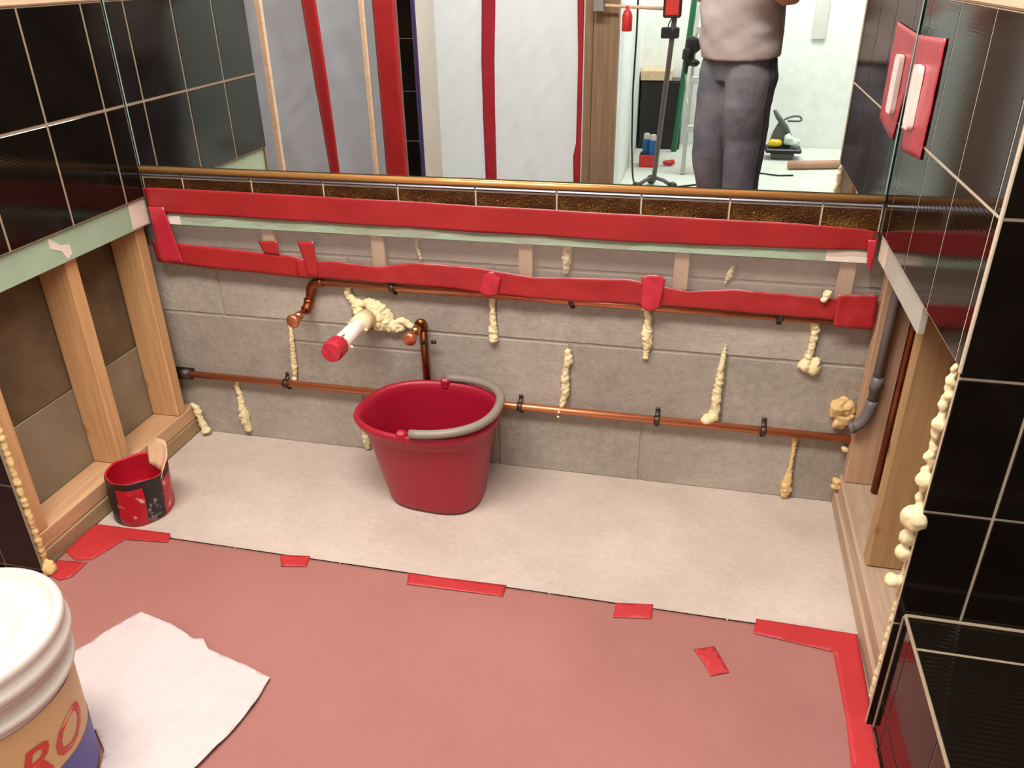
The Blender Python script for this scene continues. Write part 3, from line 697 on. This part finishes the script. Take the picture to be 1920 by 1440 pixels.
# rag
rag = sheet_poly('rag', [(.305, -.727), (.397, -.753), (.472, -.777), (.494, -.777), (.52, -.80), (.685, -.84), (.688, -.905), (.679, -.971), (.655, -1.06), (.615, -1.15), (.54, -1.22), (.503, -1.18), (.495, -1.116), (.467, -1.066), (.422, -1.031), (.34, -1.019), (.26, -1.01), (.22, -.95), (.247, -.864), (.267, -.813)], .0125, 'rag', None, .0012, .016, .012, 9, 0, 3)
tag(rag, 'crumpled white cotton rag lying on the red paper beside the pail', 'rag')

# tape on the floor
def FT(pts, label, step=.012, z=.0135): 
    return tag(sheet_poly('floor_tape', pts, z, 'floor_tape', None, .0004, .0005, step, 30, 0, 5), label, 'tape')
FT([(-.02, -.484), (-.012, -.462), (.202, -.457), (.217, -.491), (.10, -.503), (.085, -.55), (.07, -.59), (.03, -.60), (-.018, -.575)], 'red floor tape round the left corner of the paper by the paint can')
FT([(-.012, -.655), (-.012, -.61), (.066, -.60), (.066, -.655), (.045, -.672)], 'small red tape patch on the paper beside the left foam ball')
FT([(.519, -.477), (.595, -.465), (.603, -.504), (.542, -.516)], 'short red tape square on the paper edge left of the bucket')
FT([(.853, -.476), (1.093, -.468), (1.093, -.506), (.863, -.513)], 'long red tape strip on the paper edge below the bucket')
FT([(1.349, -.473), (1.432, -.461), (1.431, -.507), (1.348, -.52)], 'short red tape square on the paper edge right of the bucket')
FT([(1.656, -.459), (1.866, -.462), (1.862, -.69), (1.8575, -.71), (1.8575, -.98), (1.80, -.98), (1.813, -.70), (1.809, -.525), (1.648, -.505)], 'red floor tape round the right corner of the paper by the bench')
FT([(1.524, -.579), (1.567, -.561), (1.597, -.627), (1.56, -.644), (1.544, -.609)], 'torn red tape scrap alone on the paper at the right')

# ================================================================== BEHIND THE CAMERA, SEEN IN THE MIRROR
# stub wall of the shower, its plastic curtain and frame posts
stub = S(box('wall_shower', (.085, .262), (-1.78, -1.53), (0.0, CEIL), 'lit_grey_board', None, 0))
zz = [.0115]+[.0+.205*k+.01 for k in range(1, 12)]
for a, b in zip(zz, zz[1:]): box('tile', (.19, .248), (-1.5285, -1.52), (a+.0012, min(b, CEIL)-.0012), 'black_tile', stub, .001)
box('grout', (.189, .249), (-1.5295, -1.5225), (.011, 2.25), 'grout', stub, 0)
T('masking_tape', [(.250, -1.519, .02), (.250, -1.519, 2.2)], [(.268, -1.519, .02), (.268, -1.519, 2.2)], 'narrow blue purple tape down the tiled shower wall edge in the mirror', 'purple_tape', n=40, rows=3)
T('masking_tape', [(.085, -1.519, .02), (.085, -1.519, 2.2)], [(.184, -1.519, .02), (.184, -1.519, 2.2)], 'wide red tape down the shower wall beside dark tiles in the mirror', n=40, rows=6, wave=.002)
def curtain(name, x0, x1, y, z0, z1, mat, label, nx=110, nz=110, amp=.02, seed=0):
    bm = bmesh.new(); g = []; cx = (x0+x1)/2
    for i in range(nx+1):
        u = i/nx; row = []
        for j in range(nz+1):
            v = j/nz; x = x0+(x1-x0)*u; z = z0+(z1-z0)*v
            e = min(1, u*8, (1-u)*8)
            h = amp*e*(noise.noise(Vector((x*3.2, z*.9, seed)))+.45*noise.noise(Vector((x*9+z*3.0, z*2.2, seed+7)))+.25*noise.noise(Vector((x*16-z*12, z*9, seed+3)))) - amp*.9*e*max(0, .22-abs(noise.noise(Vector((x*2.4-z*1.9, z*1.1+x, seed+11)))))
            row.append(bm.verts.new((x-cx, h, z)))
        g.append(row)
    for i in range(nx):
        for j in range(nz): bm.faces.new((g[i][j], g[i+1][j], g[i+1][j+1], g[i][j+1]))
    o = put(name, mesh_from(bm, name, True), mat, None, (cx, y, 0))
    return tag(o, label, 'plastic sheet')
curtain('plastic_sheet', -.88, .085, -1.575, .012, 2.3, 'grey_sheet', 'greyish plastic sheet hung over the shower at the left of the mirror', amp=.028)
tag(box('frame_post', (-.435, -.411), (-1.535, -1.512), (.0115, CEIL-.002), 'trim_wood'), 'pale slim post nearest the left wing wall in the mirror', 'post')
tag(box('frame_post', (.027, .046), (-1.532, -1.513), (.0115, CEIL-.002), 'trim_wood'), 'pale slim post beside the wide red tape in the mirror', 'post')
T('masking_tape', [(-.231, -1.527, 2.2), (-.231, -1.527, 1.2), (-.212, -1.527, .85), (-.19, -1.53, .45), (-.19, -1.53, .05)], [(-.164, -1.527, 2.2), (-.164, -1.527, 1.2), (-.15, -1.527, .85), (-.142, -1.53, .45), (-.142, -1.53, .05)], 'red tape seam down the greyish shower sheet between the two pale posts', n=50, rows=4, wave=.003)
# big white sheet over the hall opening, with red tape seams, and the wooden post
curtain('plastic_sheet', -.86, .742, -3.035, .008, 2.1, 'white_sheet', 'bright white plastic sheet with a red seam in the middle of the mirror', amp=.030, seed=5)
T('masking_tape', [(.150, -2.985, 2.1), (.155, -2.985, 1.1), (.143, -2.985, .8), (.143, -2.985, .5), (.15, -2.985, .02)], [(.235, -2.985, 2.1), (.235, -2.985, 1.1), (.222, -2.985, .8), (.218, -2.985, .5), (.22, -2.985, .02)], 'red tape seam down the middle of the bright white sheet', 'pink_tape', n=50, rows=4, wave=.003)
T('masking_tape', [(.70, -2.985, 2.1), (.70, -2.985, 1.1), (.71, -2.985, .8), (.708, -2.985, .35), (.692, -2.985, .28), (.70, -2.985, .02)], [(.738, -2.985, 2.1), (.738, -2.985, 1.1), (.738, -2.985, .8), (.738, -2.985, .5), (.738, -2.985, .28), (.738, -2.985, .02)], 'narrow red tape along the sheet edge next to the wooden post', 'red_tape', n=50, rows=3, wave=.003)
post = S(box('trim_2', (.745, .79), (-3.09, -2.985), (0.0, 2.1), 'post_wood', None, .003))
box('post_board', (.791, .93), (-3.09, -2.99), (0.0, 2.1), 'post_wood', post, .004)

# stepladder behind the person
ld = empty('stepladder', (1.5, -3.95, .0045), 'green and white stepladder behind the person in the mirror', 'ladder')
for x in (1.322, 1.76):
    tube('front_rail', [(x, -3.80, .006), (x+.02*(1 if x < 1.5 else -1), -4.08, 1.75)], [(.030, .014), (.026, .012)], 'ladder_white', ld, 8)
for x, s in ((1.245, 1), (1.84, -1)):
    tube('rear_rail', [(x-.02*s, -4.55, .006), (x+.10*s, -4.12, 1.75)], [(.022, .022)]*2, 'green_ladder', ld, 8)
for k, z in enumerate((.31, .61, .91, 1.21, 1.5)):
    y = -3.80-.28*z/1.75; box('step', (1.325+.012*z, 1.757-.012*z), (y-.045, y+.045), (z-.03, z+.015), 'ladder_white', ld, .004)
box('top_cap', (1.33, 1.75), (-4.17, -4.03), (1.75, 1.80), 'green_ladder', ld, .01)
tube('spreader', [(1.335, -3.84, .28), (1.27, -4.40, .62)], .006, 'steel', ld, 8)
tag(lumps('tool_pouch', [(1.325, -3.76, .83, .05, (1, .5, 1.1)), (1.30, -3.76, .77, .045, (1, .5, 1.2)), (1.335, -3.76, .72, .035, (1.2, .5, .7)), (1.29, -3.76, .70, .022, (.8, .6, 2.2))], 'black_plastic', None, .006), 'black tool pouch hanging on the white ladder rail', 'pouch')

# work light stand
ws = empty('work_light_stand', (1.156, -3.35, .0045), 'grey leaning work light stand with a cross bar left of the ladder', 'light stand')
tube('pole', [(1.156, -3.35, .06), (1.234, -2.94, 1.04), (1.27, -2.76, 1.48)], .0145, 'grey_pvc', ws)
for a in (20, 140, 260):
    dx, dy = .13*math.cos(math.radians(a)), .13*math.sin(math.radians(a))
    o = tube('foot', [(1.156, -3.35, .08), (1.156+dx*.5, -3.35+dy*.5, .07), (1.156+dx, -3.35+dy, .04)], .012, 'grey_dark', ws)
    lumps('wheel', [(1.156+dx, -3.35+dy, .037, .032)], 'black_plastic', o, .006, .05)
tube('cross_bar', [(.80, -2.925, 1.094), (1.21, -2.925, 1.074)], .009, 'trim_wood', ws)
hd = box('lamp_housing', (1.172, 1.268), (-2.965, -2.90), (1.03, 1.14), 'dark_steel', ws, .008)
box('lens', (1.186, 1.254), (-2.899, -2.895), (1.045, 1.125), 'red_plastic', hd, .003)
box('transformer', (1.165, 1.262), (-3.02, -2.955), (.925, .98), 'black_plastic', ws, .006)
tube('wire', [(1.22, -2.92, 1.03), (1.205, -2.93, 1.0), (1.20, -2.98, .98)], .003, 'black_plastic', ws, 6)
box('clamp', (.80, .86), (-2.955, -2.90), (1.06, 1.14), 'steel', ws, .006)
lathe('hanging_bottle', [(0, 0), (.024, 0), (.028, .006), (.028, .075), (.02, .10), (.010, .11), (.010, .125), (0, .125)], 'red_plastic', None, (.985, -2.900, .965), 20)
tag(bpy.data.objects['hanging_bottle'], 'red plastic bottle hanging below the cross bar of the light stand', 'bottle')
cord = [(1.0, -3.3, 1.3), (1.005, -3.3, .95), (1.0, -3.3, .6), (1.01, -3.3, .3), (1.03, -3.25, .10), (1.07, -3.2, .012), (1.2, -3.35, .010), (1.5, -3.55, .010)]
tag(tube('extension_cord', resample(cord, 40), .006, 'black_plastic', None, 6), 'black electric cord hanging down beside the light stand', 'cord')
tag(tube('dark_cable', resample([(1.48, -3.98, .010), (1.75, -3.93, .010), (1.95, -3.84, .010), (2.05, -3.86, .010)], 24), .005, 'black_plastic', None, 6), 'thin dark cord lying on the white floor right of the person', 'cord')
# black cabinet with a wooden top, cans, tray
cb = empty('cabinet', (1.1, -4.7, .0045), 'black low cabinet with a light wood top against the white wall', 'cabinet')
box('body', (.945, 1.26), (-4.83, -4.62), (.0045, .505), 'cabinet_black', cb, .003)
box('door', (.955, 1.25), (-4.62, -4.606), (.02, .495), 'cabinet_black', cb, .003)
box('top', (.94, 1.17), (-4.835, -4.60), (.506, .575), 'trim_wood', cb, .004)
tr = empty('red_tray', (1.07, -4.0, .0045), 'red plastic tray on the white floor holding spray cans', 'tray')
box('base', (1.01, 1.14), (-4.097, -3.965), (.0045, .012), 'red_plastic', tr, .003)
for x, y in (((1.01, 1.14), (-3.972, -3.965)), ((1.01, 1.14), (-4.097, -4.09)), ((1.01, 1.017), (-4.09, -3.972)), ((1.133, 1.14), (-4.09, -3.972))): box('side', x, y, (.012, .09), 'red_plastic', tr, .002)
for (x, y, lab) in ((1.050, -4.052, 'rear blue spray can with white cap in the red tray'), (1.098, -4.010, 'front blue spray can with white cap in the red tray')):
    s = empty('spray_can', (x, y, .0125), lab, 'spray can', 'spray cans in the red tray')
    lathe('can', [(0, 0), (.026, 0), (.027, .004), (.027, .16), (.024, .17), (.018, .178), (0, .178)], 'blue_can', s, (x, y, .0125), 20)
    lathe('cap', [(.021, .172), (.022, .205), (.015, .212), (0, .212)], 'lid_white', s, (x, y, .0125), 20)
tag(lumps('cord_reel', [(1.215, -4.05, .026, .03, (1.4, 1, .6)), (1.24, -4.05, .03, .02)], 'red_plastic', None, .004), 'small red plug lying by the green ladder rail', 'plug')
# tools on the floor of the white room
ty = -4.42
tray = empty('tool_tray', (2.01, ty, .0045), 'black tray of cleaning gear on the white floor right of the person', 'tray')
box('tray', (1.885, 2.135), (ty-.09, ty+.09), (.055, .085), 'black_plastic', tray, .012)
box('foot', (1.93, 2.09), (ty-.05, ty+.05), (.0045, .054), 'grey_dark', tray, .01)
tag(lumps('sponge', [(1.935, ty+.035, .118, .03, (1.3, 1, 1)), (1.965, ty+.035, .118, .028, (1.2, 1, 1))], 'yellow', None, .005, .1), 'yellow sponge on the black tray', 'sponge')
tag(lumps('plastic_bag', [(2.05, ty+.03, .135, .04), (2.08, ty+.03, .122, .035), (2.03, ty+.02, .16, .025), (2.105, ty+.02, .125, .02)], 'bag_film', None, .005, .6), 'crumpled pale green plastic bag on the black tray', 'bag')
pt = empty('power_tool', (1.99, ty-.06, .09), 'grey power tool with a looped handle standing on the black tray', 'power tool')
bm = bmesh.new()
cp = [(-.08, 0), (.085, 0), (.05, .10), (.02, .17), (-.02, .17), (-.055, .09)]
f1 = [bm.verts.new((x, -.03, z)) for x, z in cp]; f2 = [bm.verts.new((x, .03, z)) for x, z in cp]
bm.faces.new(f1); bm.faces.new(f2[::-1])
for k in range(6): bm.faces.new((f1[k], f2[k], f2[(k+1) % 6], f1[(k+1) % 6]))
bmesh.ops.bevel(bm, geom=list(bm.edges), offset=.008, segments=2, affect='EDGES')
put('body', mesh_from(bm, 'body'), 'grey_dark', pt, (1.985, ty-.05, .088))
tube('arm', [(1.92, ty-.03, .335), (1.95, ty-.03, .29), (2.01, ty-.03, .22), (2.06, ty-.03, .13)], (.012, .018, .020, .018), 'grey_dark', pt)
tube('handle', arc((1.995, ty-.03, .27), (2.06, ty-.03, .31), (2.105, ty-.03, .292), 6)+arc((2.105, ty-.03, .29), (2.13, ty-.03, .262), (2.085, ty-.03, .262), 6)+[(2.02, ty-.03, .262)], .007, 'grey_dark', pt, 8)
tag(tube('cardboard_tube', [(2.03, -4.06, .034), (2.45, -4.16, .034)], .029, 'tube_brown', None, 20), 'brown cardboard tube lying on the white floor at the right of the mirror', 'tube')
tag(box('wall_bracket', (2.14, 2.235), (-4.838, -4.82), (.775, 1.35), 'ladder_white', None, .03), 'pale grey vertical plate on the far white wall', 'plate')
for nm, lc, sx, sy, pw, cl_ in LAMPS:
    e = empty('ceiling_light', (lc[0], lc[1], CEIL-.03), 'flat ceiling light above the ' + {'bathroom lamp': 'bathroom floor', 'back room lamp': 'white room', 'hall lamp': 'hall behind the white sheet'}[nm], 'ceiling light')
    box('frame', (lc[0]-sx/2-.03, lc[0]+sx/2+.03), (lc[1]-sy/2-.03, lc[1]+sy/2+.03), (CEIL-.03, CEIL-.001), 'white_paint', e, .003)
    box('diffuser', (lc[0]-sx/2, lc[0]+sx/2), (lc[1]-sy/2, lc[1]+sy/2), (CEIL-.036, CEIL-.0305), 'lamp_diffuser', e, .001)

# ------------------------------------------------------------------ the person taking the picture
PX, PY, ROT = 1.575, -2.20, math.radians(44)
RM = Matrix.Translation((PX, PY, .0115)) @ Matrix.Rotation(ROT, 4, 'Z')
def resample_loft(pts, rads, n):
    if not n: return pts, rads
    rads = rads if hasattr(rads, '__len__') else [rads]*len(pts)
    P, R_ = [], []
    for i in range(len(pts)-1):
        for k in range(n):
            t = k/n; P.append(tuple(a*(1-t)+b*t for a, b in zip(pts[i], pts[i+1])))
            ra, rb_ = rads[i], rads[i+1]
            ra = ra if hasattr(ra, '__len__') else (ra, ra); rb_ = rb_ if hasattr(rb_, '__len__') else (rb_, rb_)
            R_.append((ra[0]*(1-t)+rb_[0]*t, ra[1]*(1-t)+rb_[1]*t))
    P.append(tuple(pts[-1])); r = rads[-1]; R_.append(r if hasattr(r, '__len__') else (r, r))
    return P, R_
def fuse(name, parts, mat, parent=None, voxel=.008, smooth=3, fold=0, dense=0):
    """parts: list of (points, radii) lofts in the person's own frame, fused to one skin"""
    bm = bmesh.new()
    for pts, rads in parts: tube_bm(bm, [tuple(q) for q in resample_loft(pts, rads, dense)[0]], resample_loft(pts, rads, dense)[1], 48 if fold else 20)
    if fold:
        for v in bm.verts:
            d = Vector((v.co.x, v.co.y, 0)); d = d.normalized() if d.length > 1e-6 else d
            p = v.co; v.co += d*fold*(noise.noise(Vector((p.x*7+p.z*9, p.y*7, p.z*5)))+.6*noise.noise(Vector((p.x*15-p.z*22, p.y*15, p.z*9+4))))
    bm.transform(RM); o = Vector((PX, PY, .0115)); bm.transform(Matrix.Translation(-o))
    ob = put(name, mesh_from(bm, name, True), mat, parent, o)
    rm = ob.modifiers.new('fuse', 'REMESH'); rm.mode = 'VOXEL'; rm.voxel_size = voxel; rm.use_smooth_shade = True
    sm = ob.modifiers.new('soften', 'SMOOTH'); sm.iterations = smooth; sm.factor = .5
    return ob
def ell(rows): return [(x, y, z) for x, y, z, a, b in rows], [(a, b) for x, y, z, a, b in rows]
def vloft(rows):
    """rows of (x, y, z, rx, ry) rising in z; the tube frame gives the first radius along -y for vertical paths"""
    return [(x, y, z) for x, y, z, a, b in rows], [(b, a) for x, y, z, a, b in rows]
body_parts = [
    vloft([(0, 0, .84, .15, .11), (0, 0, .95, .165, .12), (0, .01, 1.1, .155, .12), (0, .005, 1.28, .165, .115), (0, 0, 1.40, .165, .095), (0, -.005, 1.46, .11, .075), (0, 0, 1.50, .062, .062), (0, .012, 1.56, .055, .058)]),
    vloft([(0, .03, 1.535, .03, .035), (0, .03, 1.56, .055, .07), (0, .022, 1.61, .068, .086), (0, .015, 1.66, .075, .094), (0, .01, 1.71, .075, .094), (0, .005, 1.75, .06, .075), (0, 0, 1.775, .025, .03)]),
    ([(0, .095, 1.665), (0, .118, 1.638), (0, .112, 1.625)], [.008, .013, .008])]
for s in (-1, 1):
    body_parts.append(([(s*.077, .0, 1.67), (s*.084, -.004, 1.655), (s*.08, .0, 1.63)], [(.012, .006), (.018, .008), (.010, .006)]))
    body_parts.append(vloft([(s*.095, 0, .06, .038, .045), (s*.095, -.01, .30, .05, .056), (s*.095, .0, .48, .055, .058), (s*.092, .0, .70, .075, .08), (s*.085, 0, .88, .09, .095)]))
    body_parts.append(([(s*.15, -.005, 1.43), (s*.20, -.01, 1.37), (s*.235, -.02, 1.27), (s*.25, -.01, 1.15)], [.05, .052, .046, .04]))
    hx = .13+s*.075; hand = Vector((hx, .225, 1.275))
    body_parts.append(([(s*.25, -.015, 1.16), (s*.24, .03, 1.155), (.5*(s*.24+hx), .15, 1.21), tuple(hand)], [.041, .042, .036, .026]))
    palm = hand+Vector((-s*.012, .035, .022))
    body_parts.append(([tuple(hand), tuple(palm), tuple(palm+Vector((-s*.006, .022, .016)))], [(.024, .018), (.034, .016), (.032, .013)]))
    for k, (ln, off) in enumerate(((.030, -.026), (.034, -.009), (.032, .009), (.026, .025))):
        b0 = palm+Vector((0, .02+0*k, .012+off)); b1 = b0+Vector((-s*ln*.5, .02, .006)); b2 = b1+Vector((-s*ln*.9, .004, .004)); b3 = b2+Vector((-s*ln*.5, -.012, 0))
        body_parts.append(([tuple(b0), tuple(b1), tuple(b2), tuple(b3)], [.0095, .009, .0085, .007]))
    t0 = palm+Vector((-s*.012, -.01, -.02)); body_parts.append(([tuple(t0), tuple(t0+Vector((-s*.024, .006, -.002))), tuple(t0+Vector((-s*.045, .016, .008)))], [.012, .0105, .008]))
person = fuse('person', body_parts, 'skin', None, .005, 3)
tag(person, 'person in pale grey shirt and blue jeans standing behind the camera, seen in the mirror', 'person')
shirt_parts = [vloft([(0, .004, .905, .198, .150), (0, .012, .98, .200, .158), (0, .022, 1.08, .198, .165), (0, .018, 1.20, .198, .150), (0, .005, 1.33, .198, .128), (0, 0, 1.41, .185, .108), (0, -.003, 1.465, .12, .085), (0, 0, 1.495, .075, .072)])]
for s in (-1, 1): shirt_parts.append(([(s*.13, -.005, 1.43), (s*.20, -.01, 1.375), (s*.24, -.02, 1.26), (s*.252, -.018, 1.19)], [.06, .068, .066, .064]))
fuse('shirt', shirt_parts, 'shirt', person, .007, 3, .012, 5)
jean_parts = [vloft([(0, 0, .80, .165, .12), (0, .0, .87, .178, .132), (0, .0, .95, .172, .128), (0, .005, 1.0, .162, .122)])]
for s, ky in ((-1, .045), (1, .005)):
    jean_parts.append(vloft([(s*.085, -.02, .02, .062, .078), (s*.085, -.015, .12, .068, .084), (s*.085, .0, .30, .076, .092), (s*.085, ky, .47, .082, .098), (s*.085, ky*.8, .56, .088, .104), (s*.085, .02, .70, .098, .118), (s*.084, .005, .82, .104, .125), (s*.082, 0, .90, .09, .115)]))
fuse('jeans', jean_parts, 'denim', person, .007, 3, .006, 5)
for s, ky in ((-1, .045), (1, .005)):
    fuse('seam', [([(s*.175, .0, .90), (s*.187, .01, .80), (s*.186, .02, .70), (s*.176, ky*.8, .56), (s*.169, ky, .47), (s*.158, .0, .30), (s*.151, -.015, .12)], .0065)], 'denim_seam', person, .004, 1)
    fuse('shoe', [([(s*.09, -.075, .045), (s*.09, -.02, .06), (s*.095, .06, .05), (s*.105, .14, .038), (s*.108, .19, .03)], [(.034, .035), (.042, .055), (.046, .045), (.048, .035), (.032, .025)])], 'shoe', person, .006, 2)
    fuse('eye', [([(s*.030, .098, 1.668), (s*.030, .106, 1.668)], [.010, .006])], 'eye', person, .002, 1)
fuse('hair', [vloft([(0, -.03, 1.60, .072, .06), (0, -.025, 1.66, .083, .083), (0, -.012, 1.71, .084, .093), (0, -.004, 1.76, .070, .084), (0, -.004, 1.79, .03, .04)])], 'hair', person, .006, 2)
fuse('mouth', [([(-.022, .098, 1.598), (0, .106, 1.597), (.022, .098, 1.598)], [.003, .006, .003])], 'label_red', person, .002, 1)
